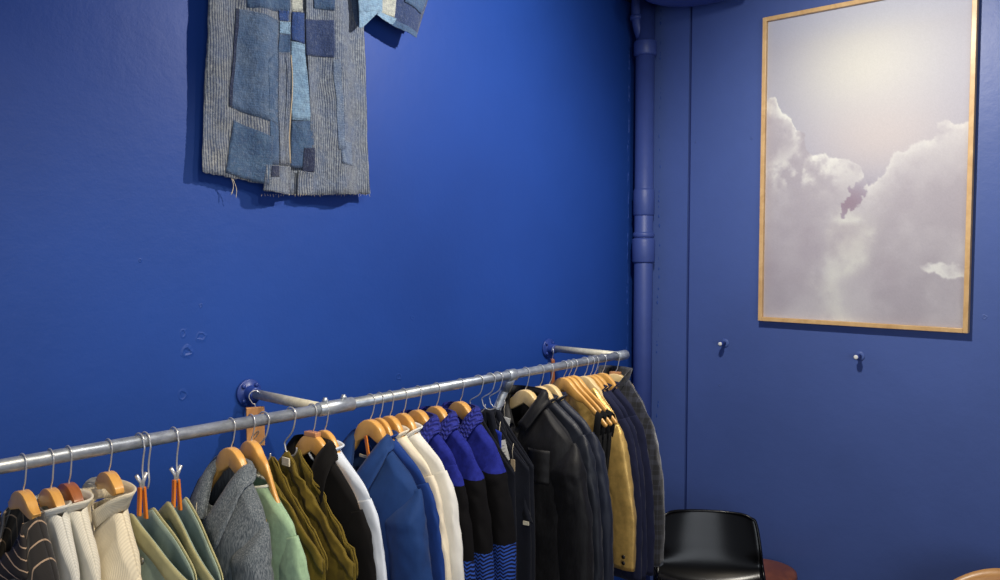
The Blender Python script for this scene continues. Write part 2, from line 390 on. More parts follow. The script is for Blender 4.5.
# the print: a colour per vertex
def fbm(X,Y,sc,octv,seed,rough=.55):
    rng=np.random.RandomState(seed); out=np.zeros_like(X); amp=1;tot=0
    for o in range(octv):
        G=rng.rand(260,260); x=X*sc; y=Y*sc; xi=np.floor(x).astype(int); yi=np.floor(y).astype(int); fx=x-xi; fy=y-yi
        fx=fx*fx*(3-2*fx); fy=fy*fy*(3-2*fy)
        g=lambda a,b:G[a%260,b%260]
        v=(g(xi,yi)*(1-fx)+g(xi+1,yi)*fx)*(1-fy)+(g(xi,yi+1)*(1-fx)+g(xi+1,yi+1)*fx)*fy
        out+=amp*v; tot+=amp; amp*=rough; sc*=2.03
    return out/tot
NU,NV=250,400
U,V=np.meshgrid(np.linspace(0,1,NU),np.linspace(0,1,NV))  # u: left to right, v: top to bottom
def uv(px,py):
    p=onX(px,py); return ((y1-p.y)/(y1-y0),(zt-p.z)/H)
def contour(pts):
    q=[uv(*p) for p in pts]; return np.array([a for a,b in q]),np.array([b for a,b in q])
asp=H/(y1-y0)
n1=fbm(U*1,V*asp,9,6,1); n2=fbm(U,V*asp,4,6,2); n3=fbm(U,V*asp,26,4,3); n4=fbm(U,V*asp,2.2,4,9)
du=(n1-.5)*.06+(n3-.5)*.018; dv=(fbm(U,V*asp,11,6,5)-.5)*.06+(n3-.5)*.012
uL,vL=contour([(755,104),(766,98),(774,96),(781,108),(790,112),(794,128),(801,134),(802,150),(812,156),(824,155),(838,154),(850,160),(860,168),(867,178),(871,188)])
Lh=np.interp(U+du,uL,vL,right=2.0)
uR,vR=contour([(869,188),(878,180),(886,170),(892,163),(898,152),(908,147),(920,141),(935,138),(941,126),(960,122),(985,117)])
Rh=np.interp(U+du,uR,vR,left=2.0)
g0=np.array(uv(871,176)); g1=np.array(uv(843,216)); gd=(g1-g0); tt=np.clip(((U-g0[0])*gd[0]+(V-g0[1])*gd[1])/(gd@gd),0,1)
wob=(fbm(U,V*asp,22,4,31)-.5)*.07
gdist=np.hypot(U-g0[0]-tt*gd[0]+wob,(V-g0[1]-tt*gd[1])*asp+wob)
gapm=np.clip((.020+.018*np.sin(tt*3.1)-gdist)/.008,0,1)
sd=np.maximum(V+dv-Lh,V+dv-Rh)             # >0 inside cloud
low=V-uv(845,222)[1]
inside=np.clip(sd/.006,0,1); lowm=np.clip(low/.02,0,1); inside=np.maximum(inside,lowm)*(1-gapm*.9)
def lerp(a,b,t): return a+(b-a)*t[...,None]
C=lambda *c:np.array(c,float)
gx,gy=uv(862,62); glow=np.exp(-(((U-gx)/.42)**2+((V-gy)/.20)**2))
sky=lerp(C(166,166,182)*np.ones(U.shape+(3,)),C(203,201,194),glow)
px_,py_=uv(885,140); pk=np.exp(-(((U-px_)/.36)**2+((V-py_)/.13)**2)); sky=lerp(sky,C(208,196,188),pk*.6)
mg=np.exp(-(((U-uv(850,205)[0])/.12)**2+((V-uv(850,205)[1])/.06)**2)); sky=lerp(sky,C(146,128,142),mg)
bl=np.clip((.1-V)/.1,0,1); sky=lerp(sky,C(184,190,208),bl*.6)
dpt=np.where(sd>0,sd,0)
edge=np.exp(-dpt/.05)*np.clip((n1-.28)*4,0,1)
cl=np.ones(U.shape+(3,))*C(172,166,173)
cl=lerp(cl,C(188,184,188),np.clip((n2-.4)*3,0,1))
left=np.clip((.45-U)/.2,0,1)
cl=lerp(cl,C(228,228,220),np.clip(edge*(.65+.6*left),0,1)*(1-lowm*.8))
hx,hy_=uv(800,170); hi=np.exp(-(((U-hx)/.25)**2+((V-hy_)/.06)**2))*np.clip((n1-.42)*6,0,1); cl=lerp(cl,C(226,226,218),hi*.9)
ccx=np.interp(V,[uv(0+850,215)[1],uv(848,250)[1],uv(840,290)[1],uv(838,322)[1]],[uv(852,215)[0],uv(850,250)[0],uv(838,290)[0],uv(855,322)[0]])
colm=np.exp(-((U-ccx+(n2-.5)*.35)/.075)**2)*np.clip((V-uv(850,205)[1])/.05,0,1)*np.clip(1.15-(V-.6)*1.2,0,1)
cl=lerp(cl,C(214,214,206),np.clip(colm*(.4+n1),0,1))
sx,sy2=uv(953,272); sh=((U-sx)/.13)**2+((V+(n1-.5)*.10-sy2)/.032)**2; cl=lerp(cl,C(226,226,220),np.clip((1-sh)*2.2,0,1)*np.clip((n1-.2)*3,0,1)*.9)
cl=lerp(cl,C(160,150,160),np.clip((.42-n4)*4,0,1)*.6*lowm)
img=lerp(sky,cl,inside)
img+= (np.random.RandomState(4).rand(*U.shape)[...,None]-.5)*6
img=np.clip(img,0,255)/255; lin=np.where(img<=.04045,img/12.92,((img+.055)/1.055)**2.4)
hyi=hy-fwid+.002; hz0,hz1=fwid-.002,H-fwid+.002
vs=np.stack([np.full(U.shape,-.014),hyi-U*2*hyi,hz1-V*(hz1-hz0)],-1).reshape(-1,3)
me=bpy.data.meshes.new('cloud_print'); me.from_pydata(vs.tolist(),[],grid_faces(NV,NU)); me.update()
ca=me.color_attributes.new('print','FLOAT_COLOR','POINT')
ca.data.foreach_set('color',np.concatenate([lin.reshape(-1,3),np.ones((NU*NV,1))],1).astype(np.float32).ravel())
t=NT('cloud_print_paper'); at=t.n.new('ShaderNodeVertexColor'); at.layer_name='print'; t.color(at.outputs[0]); t.rough(.5); t.b.inputs['Specular IOR Level'].default_value=.25
me.materials.append(t.m); o=bpy.data.objects.new('cloud_print',me); COL.objects.link(o); o.parent=fr

# ------------------------------------------------------------------ clothes rail
x1a=1.282; x2a=2.695; rr=.0145
rail=empty('clothes_rail',(x1a,W,ZR),0,'long galvanised scaffold tube clothes rail on wall arms carrying all the clothes','clothes rail')
Wx=lambda x:x-x1a
yo=YR-W
q=MB(); q.tube([(Wx(-.2),yo,0),(Wx(1.28),yo,0)],rr,20); q.build('rail_tube',M['galv'],rail)
q=MB(); q.tube([(Wx(1.28),yo,.001),(Wx(x2a+.03),yo,.001)],rr,20); q.build('rail_tube',M['galv'],rail)
def flange(x,m):
    Mx=Tr(Wx(x),0,0)@Rx(pi/2)
    q=MB(); q.lathe([(.038,0),(.040,.002),(.040,.007),(.037,.009),(.022,.010),(.020,.014),(.0195,.042),(.0175,.044)],Mx,32)
    fl=q.build('wall_flange',M['bolt_paint'],rail)
    for a in (45,135,225,315):
        b=MB(); b.lathe([(.0065,0),(.0065,.005),(.004,.0075)],Mx@Tr(.0295*math.cos(math.radians(a)),.0295*math.sin(math.radians(a)),.009),12); b.build('bolt',M['bolt_paint'],fl)
for x in (x1a,x2a):
    flange(x,0)
    q=MB(); q.tube([(Wx(x),-.04,0),(Wx(x),yo+.012,0)],.0138,20); q.build('wall_arm',M['galv2'],rail)
    q=MB(); q.lathe([(.0150,.040),(.0150,.043)],Tr(Wx(x),0,0)@Rx(pi/2),20); q.build('arm_ring',M['chrome'],rail)
def sleeve_fit(xa,xb,r=.0185):
    q=MB(); q.lathe([(r-.003,xa),(r,xa+.002),(r,xb-.002),(r-.003,xb)],Tr(-x1a,yo,0)@Ry(pi/2),24)
    return q
f1=sleeve_fit(1.262,1.375).build('tee_clamp',M['galv'],rail)
for xx in (1.285,1.345):
    q=MB(); q.lathe([(.008,.0),(.008,.006),(.0055,.008),(.0055,.011)],Tr(Wx(xx),yo,.0175),12); q.build('grub_screw',M['galv'],f1)
sleeve_fit(2.665,2.728,.019).build('end_elbow',M['galv'],rail)
sleeve_fit(2.012,2.052,.020).build('brace_clamp',M['galv'],rail)
q=MB(); q.tube([(Wx(2.032),yo,0),(Wx(2.032),yo+.026,-.05)],.019,18); q.build('brace_socket',M['galv'],rail)
q=MB(); q.tube([(Wx(2.032),yo+.010,-.02),(Wx(2.032),-.004,-.70)],.0138,18); q.build('brace_tube',M['galv'],rail)

# ------------------------------------------------------------------ hangers
GH='clothes hangers on the rail'
HOOKGROUP=GH
def hook_path(r=.0175,top=-.05,lean=.006):
    P=[(0,0,top-.012),(0,0,top+.004),(0,-.002-lean,top+.018)]
    for a in range(200,-50,-25):
        b=math.radians(a); P.append((0,r*math.cos(b),r*math.sin(b)+.0))
    return catmull(P,4)
def hanger(X,yaw,label,mat,top=-.045,nw=.06,zn=-.088,hw=.165,ze=-.172,cd=.036,ed=.022,thick=.014,curve=.0,block=False,cat='hanger',lobe=.026):
    h=empty('clothes_hanger',(X,YR,ZR),yaw,label,cat,GH)
    top-=.010; pts=catmull([(0,top),(.016,top-.0025),(.032,top-.011),(.048,top-.026),(max(nw,.062)+.012,min(zn-.010,top-.046)),(hw*.6+nw*.4,(zn+ze)/2-.008),(hw,ze)],6)
    if hw<.09: pts=catmull([(0,top),(.016,top-.0025),(.032,top-.011),(.048,top-.026),(hw,top-.034)],6)
    px_=[p[0] for p in pts]; pz_=[p[1] for p in pts]
    n=60; tp=[];bt=[]
    for i in range(n+1):
        y=-hw+2*hw*i/n; a=abs(y); zt_=float(np.interp(a,px_,pz_))
        d=ed+(.041-ed)*(1-sst((a-.05)/.05))
        if a<.05: d=zt_-(top-.043-.52*a)
        if hw<.09: d=zt_-(top-.034-.25*a) if a<hw-.004 else .006
        if a>hw-.018: d*=max(.3,math.sqrt(max(0,1-((a-(hw-.018))/.019)**2)))
        tp.append((y,zt_)); bt.append((y,zt_-d))
    v=[];nc=len(tp)
    for side in (-1,1):
        for L_ in (tp,bt):
            for (y,z) in L_: v.append((side*thick/2*(1-.5*sst((abs(y)-.03)/.06))-curve*(y/hw)**2,y,z))
    f=[]
    for i in range(nc-1):
        f.append((i,i+1,nc+i+1,nc+i)); f.append((2*nc+i,3*nc+i,3*nc+i+1,2*nc+i+1))
        f.append((i,2*nc+i,2*nc+i+1,i+1)); f.append((nc+i,nc+i+1,3*nc+i+1,3*nc+i))
    f.append((0,nc,3*nc,2*nc)); f.append((nc-1,3*nc-1,4*nc-1,2*nc-1))
    mesh('hanger_body',v,f,mat,h,bevel=.0035)
    q=MB(); q.tube(hook_path(top=top),.00165,8); q.build('hook',M['chrome'],h)
    if block: box('neck_block',(-.010,.010,-.022,.022,top-.006,top+.006),M['wood_t'],h,bevel=.002)
    return h

# ------------------------------------------------------------------ garments
class G: pass
from mathutils import noise as mn
def garment(name,label,cat,X,yaw,mat,xf=.04,xb=.02,sw=.172,hw=None,nw=.060,zn=-.086,zs=-.166,L=.86,vd=.06,vp=.9,
            fold=.005,sleeve=.60,scol=None,collar=None,cmat=None,ch=.024,leaf=.06,lz=.35,slv=1.0,group=None,hang=None,hlab=None,
            placket=True,buttons=0,btn='black_btn',ph=None,cuff=True,lap=None,slx=0,wr=.006,hyaw=None):
    if hlab:
        kw=dict(nw=nw,zn=zn-.008,hw=sw-.034,ze=zs-.022); kw.update(hang or {}); hm=kw.pop('mat',M['wood'])
        hanger(X,yaw if hyaw is None else hyaw,hlab,hm,**kw)
    r=empty(name,(X,YR,ZR),yaw,label,cat,group)
    hw=hw or sw+.03
    g=G(); g.root=r; ph=random.random()*6 if ph is None else ph; so=random.random()*50
    def ztop(y):
        a=abs(y)
        if a<nw: return zn
        k=(a-nw)/(sw-nw); return zn+(zs-zn)*k-.016*max(0,(k-.7)/.3)**2
    def half(z):
        return sw+(hw-sw)*sst((zs-z)/.22)
    def fx(side,y,z,a=None):
        a=a or half(z); lo=(zn-z)
        k=sst(lo/.15)
        base=.0145+.012*math.exp(-(y/(nw*.8))**2)
        full=(xf if side<0 else xb); base=min(base,full+.006)
        T=base*(1-k)+full*k
        e=max(0,1-(min(abs(y)/a,1))**3.0)**.55
        if abs(y)>nw*.9: e*=math.sqrt(min(1,max(0.00001,ztop(min(abs(y),sw))-z)/.012))*min(1,(abs(y)-nw*.9)/(nw*.1))+(1-min(1,(abs(y)-nw*.9)/(nw*.1)))
        q_=min(1,max(0,-z-.12)/.3)
        fo=fold*q_*(math.sin(30*y+ph)+.5*math.sin(57*y+2*ph+z*3))
        fo+=wr*min(1,max(0,lo)/.08)*(mn.noise((y*22+so,z*8,so+side))*1.2+mn.noise((y*45+z*30+so,z*34,so+side))*.45)*min(1,full/.03)
        return side*T*e+fo*e
    g.fx=fx
    M_=64; ny=45
    ys=[math.sin(-pi/2+pi*i/(ny-1)) for i in range(ny)]
    ring=[(s_,-1) for s_ in ys]+[(s_,1) for s_ in ys[-2:0:-1]]
    v=[]
    for i in range(M_+1):
        t_=(i/M_)**1.5
        for (s_,side) in ring:
            y0_=sw*s_; z0=ztop(y0_)
            if side<0 and abs(y0_)<nw: z0-=vd*(1-abs(y0_)/nw)**vp
            z=z0+(-L-z0)*t_; a=half(z); y=a*s_
            x=fx(side,y,z,a)
            if abs(s_)>.9999: x=0
            v.append((x,y,z))
    mesh('body',v,grid_faces(M_+1,len(ring),True),mat,r,solid=.0022)
    if sleeve:
        for sg in (-1,1):
            Q=[(sw-.034,zs-.026,.034),(sw-.018,zs-.075,.046),(sw-.006,zs-.15,.052),(sw+.014,zs-.27,.052),(sw+.028,zs-.27-(sleeve-.27)*.5,.048),(sw+.03,zs-sleeve,.042)]
            C_=catmull(Q,9); m=len(C_); nn=30; v=[]
            tx=min(.040,max(.013,(xf+xb)/2*.95)); cx=(xb-xf)/2
            for i,(y,z,r1) in enumerate(C_):
                s_=i/(m-1); a=C_[max(0,i-1)]; b=C_[min(m-1,i+1)]
                ty,tz=b[0]-a[0],b[1]-a[1]; l_=math.hypot(ty,tz); ty/=l_; tz/=l_
                ny_,nz_=-tz,ty
                r1*=slv; k=sst(s_/.28); r2=(.012*(1-k)+tx*k)*(1-.12*s_)
                for j in range(nn):
                    A=2*pi*j/nn; c_,s2=math.cos(A),math.sin(A)
                    c_=math.copysign(abs(c_)**.85,c_); s2=math.copysign(abs(s2)**.8,s2)
                    w_=1+k*(.10*mn.noise((c_*1.6+so,s_*5,s2*1.6+sg))+.10*mn.noise((c_*3+so,s_*14,s2*3+sg)))
                    v.append((cx*k+r2*s2*w_+slx*s_*s_, sg*(y+ny_*r1*c_*w_), z+nz_*r1*c_*w_))
            sl=mesh('sleeve',v,grid_faces(m,nn,True),scol or mat,r,solid=.0022)
            if cuff and sleeve>.3:
                v=[]
                for i,dz in enumerate((.055,.05,.0,-.004)):
                    y,z=sw+.030,zs-sleeve+dz; r1=.042*slv; r2=tx*.9
                    for j in range(nn):
                        A=2*pi*j/nn; c_=math.copysign(abs(math.cos(A))**.85,math.cos(A)); s2=math.copysign(abs(math.sin(A))**.85,math.sin(A))
                        e_=.004 if i in(1,2) else .001
                        v.append((cx+(r2+e_)*s2+slx,sg*(y+(r1+e_)*c_),z))
                mesh('cuff',v,grid_faces(4,nn,True),scol or mat,sl,solid=.0015)
    # neck curve
    def neck(al):
        s_,c_=math.sin(al),math.cos(al); y=nw*s_
        if c_>=0: x=fx(1,0,zn)*c_; z=zn
        else:
            z=zn-vd*(1-abs(s_))**vp*1.0; x=-abs(fx(-1,y,z))*min(1,abs(c_)*1.6)-.002
        return Vector((x,y,z))
    cm=cmat or mat
    if collar:
        A0=math.radians({'shirt':172,'stand':166,'open':150,'turtle':180,'rib':168}[collar]); n=44; rows=[]
        al=[-A0+2*A0*i/(n-1) for i in range(n)]
        N=[neck(a) for a in al]
        if collar in('stand','turtle','rib'):
            hs=[0,.33,.66,1.0]; out=[]
            for h in hs:
                for a,p in zip(al,N):
                    o_=Vector((.010*math.cos(a),.012*math.sin(a),1.0*ch))*h
                    if collar=='rib': o_+=Vector((0,math.sin(a)*.018,0))*h*h
                    out.append(p+o_+Vector((.002*math.cos(a),.002*math.sin(a),0)))
            mesh('collar',out,grid_faces(4,n),cm,r,solid=.004,off=0)
        else:
            rowsd=[]
            for k in range(8):
                for a,p in zip(al,N):
                    fr_=sst((abs(a)/pi-.45)/.5); sg=1 if a>=0 else -1
                    st=p+Vector((.003*math.cos(a)-.004*fr_,.004*math.sin(a),ch*(1-.75*fr_)))
                    dn_b=Vector((.012*math.cos(a),.032*math.sin(a),-.040))
                    dn_f=Vector((-.014,sg*leaf*1.0,-leaf*lz))
                    dn=dn_b*(1-fr_)+dn_f*fr_
                    if k<2: pt=p.lerp(st,k)
                    else:
                        s_=(k-2)/5; pt=st+dn*s_+Vector((math.cos(a)*.008,math.sin(a)*.008,.006))*math.sin(pi*min(1,s_*1.6+.0))*1.0
                        lim=fx(-1,pt.y,pt.z)-.006-.006*s_
                        if fr_>.3 and pt.x>lim: pt.x=lim
                        if fr_<=.3:
                            zmin=ztop(pt.y)+.006
                            if abs(pt.x)<.03 and pt.z<zmin and abs(math.sin(a))>.5: pt.z=zmin
                    rowsd.append(pt)
            mesh('collar',rowsd,grid_faces(8,n),cm,r,solid=.004,off=0)
    zc=zn-vd
    def strip(nm,ya,yb,z0,z1,mt,th=.002,nz=24,par=r,side=-1):
        v=[]; 
        for i in range(nz+1):
            z=z0+(z1-z0)*i/nz
            for y in (ya,(ya+yb)/2,yb):
                v.append((fx(side,y,z)+side*(.0035+th),y,z))
        return mesh(nm,v,grid_faces(nz+1,3),mt,par,solid=.002)
    g.strip=strip
    if placket: strip('placket',-.017,.017,zc+.004,-L+.01,mat)
    for b in range(buttons):
        z=zc-.04-b*.095; x=fx(-1,0,z)-.008
        q=MB(); q.lathe([(.007,0),(.0075,.0015),(.006,.003)],Tr(x,0,z)@Ry(-pi/2),14); q.build('button',M[btn],r)
    if lap:
        for sg in (-1,1):
            pts_in=[(nw*.95,zn-.01),(nw*.7,zn-.06),(nw*.4,zn-vd*.6),(.008,zn-vd)]
            pts_out=[(nw*.95+.02,zn-.035),(nw*.7+.07,zn-.095),(nw*.4+.055,zn-vd*.6-.03),(.012,zn-vd-.015)]
            if lap=='notch': pts_out[0]=(nw+.05,zn-.075)
            v=[]
            for (a,b) in zip(catmull(pts_in,4),catmull(pts_out,4)):
                for k in range(5):
                    s_=k/4; y=a[0]+(b[0]-a[0])*s_; z=a[1]+(b[1]-a[1])*s_
                    v.append((min(fx(-1,y,z),-.004)-.006-.006*math.sin(pi*s_),sg*y,z))
            mesh('lapel',v,grid_faces(len(v)//5,5),cm,r,solid=.003,off=0)
    return g

def hang_label(g,y,z,w,h,mat,side=1,name='neck_label'):
    x=g.fx(1,y,z)-.006
    return box(name,(x-.0015,x,y-w/2,y+w/2,z-h,z),mat,g.root)
def swing_tag(g,x,y,z,w,h,mat,rz=0,string=.1,lines=3,tilt=0,label=None):
    """card tag on a thread hung from a garment: a part of that garment"""
    q=MB(); q.tube([(x+.004,y,z+string),(x+.001,y+.003,z+string*.5),(x,y,z)],.0009,6); q.build('tag_string',M['thread'],g.root)
    tg=box('swing_tag',(-.0008,.0008,-w/2,w/2,-h,0),mat,g.root); tg.location=(x,y,z); tg.rotation_euler=(tilt,0,rz)
    if label: tg['label']=label
    for k in range(lines):
        zz=-h*(.25+.16*k); 
        box('print_line',(-.0014,-.0008,-w*.32,w*(.32-.1*(k%2)),zz-.0016,zz),M['ink'],tg)
    return tg

def drape(name,label,cat,X,yaw,mat,z0=-.12,wd=.17,drop=.16,p=1.3,xf=.03,xb=.02,L=.85,fold=.005,band=None,gap=.008,group=None,ruch=0,wob=0,bandh=.036,w2=None,skew=0):
    r=empty(name,(X,YR,ZR),yaw,label,cat,group); ph=random.random()*6; w2=w2 or wd*1.05
    def zt_(y): return z0-drop*(abs(y+skew)/wd)**p+wob*math.sin(40*y+ph)
    def X_(side,s_,t_,z,y):
        full=xf if side<0 else xb; k=sst(t_/.25); T=gap*(1-k)+full*k
        e=max(0,1-abs(s_)**3)**.5
        fo=fold*(math.sin(28*y+ph+z*4)+.6*math.sin(61*y+ph*2))*min(1,t_*4+.2)+ruch*(1.5*mn.noise((y*12+ph,z*26-abs(y)*16,side))+.8*mn.noise((y*30+ph,z*55,side)))
        return side*T*e+fo*e
    M_=44; ny=31; ys=[math.sin(-pi/2+pi*i/(ny-1)) for i in range(ny)]
    ring=[(s_,-1) for s_ in ys]+[(s_,1) for s_ in ys[-2:0:-1]]
    v=[]
    for i in range(M_+1):
        t_=i/M_
        for (s_,side) in ring:
            y0_=wd*s_; z=zt_(y0_); z=z+(-L-z)*t_; y=(wd+(w2-wd)*sst(t_*2))*s_
            v.append((X_(side,s_,t_,z,y),y,z))
    mesh('body',v,grid_faces(M_+1,len(ring),True),mat,r,solid=.0022)
    if band:
        for side in (-1,1):
            v=[]; nb=5
            for k in range(nb):
                for s_ in np.linspace(-.985,.985,40):
                    y=wd*s_*1.01; z=zt_(y)+.004-bandh*k/(nb-1); t_=(zt_(y)-z)/(L+zt_(y)) if k else 0
                    v.append((X_(side,s_,max(0,t_),z,y)+side*(.003+.0015*math.sin(pi*k/(nb-1))),y,z))
            mesh('waistband',v,grid_faces(nb,40),band,r,solid=.0025,off=0)
    g=G(); g.root=r; g.zt=zt_; g.X=X_; g.fx=lambda side,y,z:X_(side,y/wd,.3,z,y); return g

D=math.radians
GC='garments hanging on the rail'
# 1 pinstripe jacket
P0=dict(thick=.018,lobe=.034)
g=garment('pinstripe_jacket','black jacket with thin pale pinstripes, leftmost garment on the rail','jacket',.566,D(2),M['pinstripe'],xf=.055,xb=.02,sw=.145,vd=.12,vp=1.1,lap='peak',cmat=M['pinstripe2'],zn=-.092,zs=-.205,nw=.058,placket=False,
  hlab='varnished wooden hanger in the black pinstripe jacket, leftmost on the rail',hang=dict(thick=.020,cd=.045,hw=.062,ze=-.15),hyaw=D(2))
g.strip('placket',-.02,.02,-.22,-.84,M['pinstripe'])
g=garment('white_jumper','white ribbed knit jumper hanging right beside the pinstripe jacket','jumper',.616,D(0),M['ribwhite'],xf=.020,xb=.012,vd=.02,zn=-.100,zs=-.215,nw=.046,sw=.125,collar='turtle',ch=.014,placket=False,cuff=False,
  hlab='small two-tone wooden hanger in the white ribbed jumper nearest the pinstripe jacket',hang=dict(thick=.018,top=-.052,cd=.05,lobe=.04,hw=.050,ze=-.125),group='pair of white ribbed jumpers')
g=garment('white_jumper','off-white ribbed knit jumper on the reddish brown hanger','jumper',.650,D(0),M['ribwhite2'],xf=.016,xb=.024,vd=.02,zn=-.100,zs=-.215,nw=.050,sw=.13,collar='turtle',ch=.016,placket=False,cuff=False,
  hlab='reddish brown wooden hanger in the off-white ribbed jumper',hang=dict(mat=M['wood_d'],thick=.020,top=-.049,cd=.05,lobe=.05,hw=.050,ze=-.125),group='pair of white ribbed jumpers')
g=garment('zip_jumper','cream ribbed zip jumper with a tall open collar, between white jumpers and sage trousers','jumper',.73,D(0),M['ribcream'],xf=.050,xb=.022,vd=.05,vp=1.0,zn=-.122,zs=-.225,nw=.056,sw=.125,collar='rib',ch=.040,placket=False,cuff=False,
  hlab='light wooden hanger in the cream ribbed zip jumper with the tall collar',hang=dict(thick=.020,top=-.042,cd=.06,lobe=.05,hw=.050,ze=-.125))
q=MB(); q.tube([(g.fx(-1,0,z)-.004,0,z) for z in [-.18-.03*i for i in range(18)]],.0022,6); q.build('zip',M['cream_lining'],g.root)
# 5,6 clamp hangers and sage trousers
def clamp_hanger(X,yaw,label,double=False,top=-.16):
    h=empty('clamp_hanger',(X,YR,ZR),yaw,label,'hanger',GH)
    P=[(0,-.006,-.105),(0,-.012,-.085),(0,-.010,-.06),(0,-.014,-.035),(0,-.020,-.012)]
    for a in range(190,-60,-25):
        b=D(a); P.append((0,.0185*math.cos(b),.0185*math.sin(b)))
    q=MB(); q.tube(catmull(P,4),.0019,8); q.build('hook',M['chrome'],h)
    if double:
        q=MB(); q.tube([(x+.014,y,z) for x,y,z in catmull(P,4)],.0019,8); q.build('hook',M['chrome'],h)
    q=MB(); q.tube([(-.012,-.006,-.070),(-.002,-.006,-.088),(-.002,-.006,-.105)],[.0045,.004,.004],8); q.tube([(.012,-.006,-.068),(.003,-.006,-.088),(.003,-.006,-.105)],[.0045,.004,.004],8); q.build('spring_clip',M['chrome'],h)
    for sx,ln in ((-.0045,.062),(.0045,.072)):
        v,f=box_vf(-.0028,.0028,-.006,.006,-ln,0); o=mesh('clamp_board',v,f,M['wood_o'],h,smooth=False,bevel=.0015); o.location=(sx,-.006,-.098); o.rotation_euler=(0,D(3 if sx<0 else -3),0)
    return h
clamp_hanger(.795,D(6),'chrome double hook trouser hanger with orange wooden clamps, nearer the cream top',True)
g=drape('sage_trousers','sage green trousers with warm-light tinted waistband and a steel button, on the double chrome hook','trousers',.80,D(2),M['sage'],z0=-.155,wd=.20,drop=.105,p=1.1,xf=.034,xb=.026,band=M['sage_band'],bandh=.045,gap=.022,L=.9)
q=MB(); q.lathe([(.008,0),(.009,.002),(.006,.004)],Tr(g.fx(-1,-.075,-.235)-.010,-.075,-.232)@Ry(-pi/2),14); q.build('button',M['metal_btn'],g.root)
clamp_hanger(.873,D(2),'chrome single hook trouser hanger with one orange clamp, nearer the grey shirt',False)
g=drape('sage_trousers','sage green trousers with warm-light tinted waistband hanging right beside the grey collared shirt','trousers',.878,D(0),M['sage'],z0=-.148,wd=.18,drop=.145,p=1.1,xf=.024,xb=.028,band=M['sage_band'],bandh=.04,gap=.018,L=.92)
# 7 grey shirt
g=garment('grey_shirt','grey chambray shirt jacket with a wide open collar and cream neck label','shirt',1.014,D(-5),M['grey'],xf=.075,xb=.018,sw=.165,hw=.20,vd=.13,vp=1.0,collar='shirt',leaf=.080,lz=.62,ch=.016,nw=.058,zn=-.100,zs=-.178,buttons=4,slv=1.05,
  hlab='honey wooden hanger in the grey chambray shirt',hang=dict(cd=.042,thick=.020,top=-.043,lobe=.035),hyaw=D(2))
hang_label(g,-.020,-.128,.036,.048,M['paper_b'])
swing_tag(g,-.085,.012,-.27,.03,.06,plain('pale_blue_card',srgb(150,164,190),.6),rz=D(20),string=.10,lines=0)
# 8 mint knit
g=garment('mint_jumper','mint green felted wool jumper with a white neck edge','jumper',1.068,D(-4),M['mint'],xf=.022,xb=.018,nw=.080,sw=.20,zn=-.142,zs=-.215,vd=.02,placket=False,collar=None,cuff=False,slv=1.1,
  hlab='tan wooden hanger arm curving into the mint green jumper',hang=dict(top=-.036,nw=.05,zn=-.082,hw=.15,ze=-.20,thick=.020,ed=.03))
v=[]
for i in range(41):
    a=2*pi*i/40; y=.081*math.sin(a); zz=-.142-(.02*(1-abs(math.sin(a)))**.9 if math.cos(a)<0 else 0); v.append((.022*math.cos(a),y,zz+.003))
q=MB(); q.tube(v,.004,8); q.build('neck_edge',M['mintedge'],g.root)
# 9,10 olive on chrome S hooks
def s_hook(X,yaw,label,low=-.105,rad=.0185,wire=.0021,curl=.022):
    h=empty('metal_hook',(X,YR,ZR),yaw,label,'metal hook',GH)
    P=[]
    for a in range(-30,200,23):
        b=D(a); P.append((0,rad*math.cos(b),rad*math.sin(b)))
    P+= [(0,-rad*.3,-.040),(0,curl*.9,-.072)]
    for a in range(160,-20-1,-0+1) if False else []: pass
    cy,cz=0.002,low+curl
    P=P[:-1]+[(0,cy+curl*.96,cz+.012)]
    for a in (0,-40,-80,-120,-160,-185):
        b=D(a); P.append((0,cy+curl*math.cos(b),cz+curl*math.sin(b)))
    q=MB(); q.tube(catmull(P,5),wire,8); q.build('hook_wire',M['chrome'],h)
    return h
s_hook(1.103,D(10),'chrome S hook holding the first pair of olive trousers, beside the mint jumper')
g=drape('olive_trousers','gathered olive green trousers with cream lining showing, right beside the mint jumper','trousers',1.110,D(0),M['olive'],z0=-.095,wd=.23,drop=.20,p=.95,xf=.02,xb=.018,band=M['olive_band'],bandh=.035,gap=.012,ruch=.006,L=.8,fold=.003)
box('lining_patch',(-.021,-.018,-.035,.01,-.135,-.112),M['cream_lining'],g.root)
s_hook(1.180,D(6),'chrome S hook holding the second pair of olive trousers, beside the black shirt')
g=drape('olive_trousers','gathered olive green trousers with ruched cuffs hanging right beside the black shirt','trousers',1.182,D(0),M['olive'],z0=-.090,wd=.25,drop=.23,p=.95,xf=.03,xb=.02,band=M['olive_band'],bandh=.04,gap=.014,ruch=.010,L=.8,fold=.003)
box('lining_patch',(-.024,-.020,-.02,.01,-.125,-.105),M['cream_lining'],g.root)
# 11 black shirt
g=garment('black_shirt','black collared shirt with white neck label, in front of the blue shirt','shirt',1.244,D(-2),M['black'],xf=.020,xb=.014,vd=.12,vp=1.0,collar='shirt',leaf=.080,lz=.6,sw=.20,hw=.235,zn=-.098,zs=-.200,slv=1.2,nw=.062,
  hlab='flat topped wooden hanger in the black collared shirt',hang=dict(block=True,top=-.050,thick=.018,cd=.042,lobe=.034),hyaw=D(6))
hang_label(g,-.004,-.118,.016,.040,M['paper'])
# 12 white shirt
g=garment('white_shirt','bluish white cotton shirt squeezed directly behind the black shirt','shirt',1.284,D(-3),M['whiteblue'],xf=.014,xb=.016,vd=.05,collar='stand',ch=.011,zn=-.100,zs=-.182,sw=.195,nw=.056,slv=1.0,
  hlab='slim wooden hanger in the white shirt directly behind the black shirt',hang=dict(top=-.047,thick=.016))
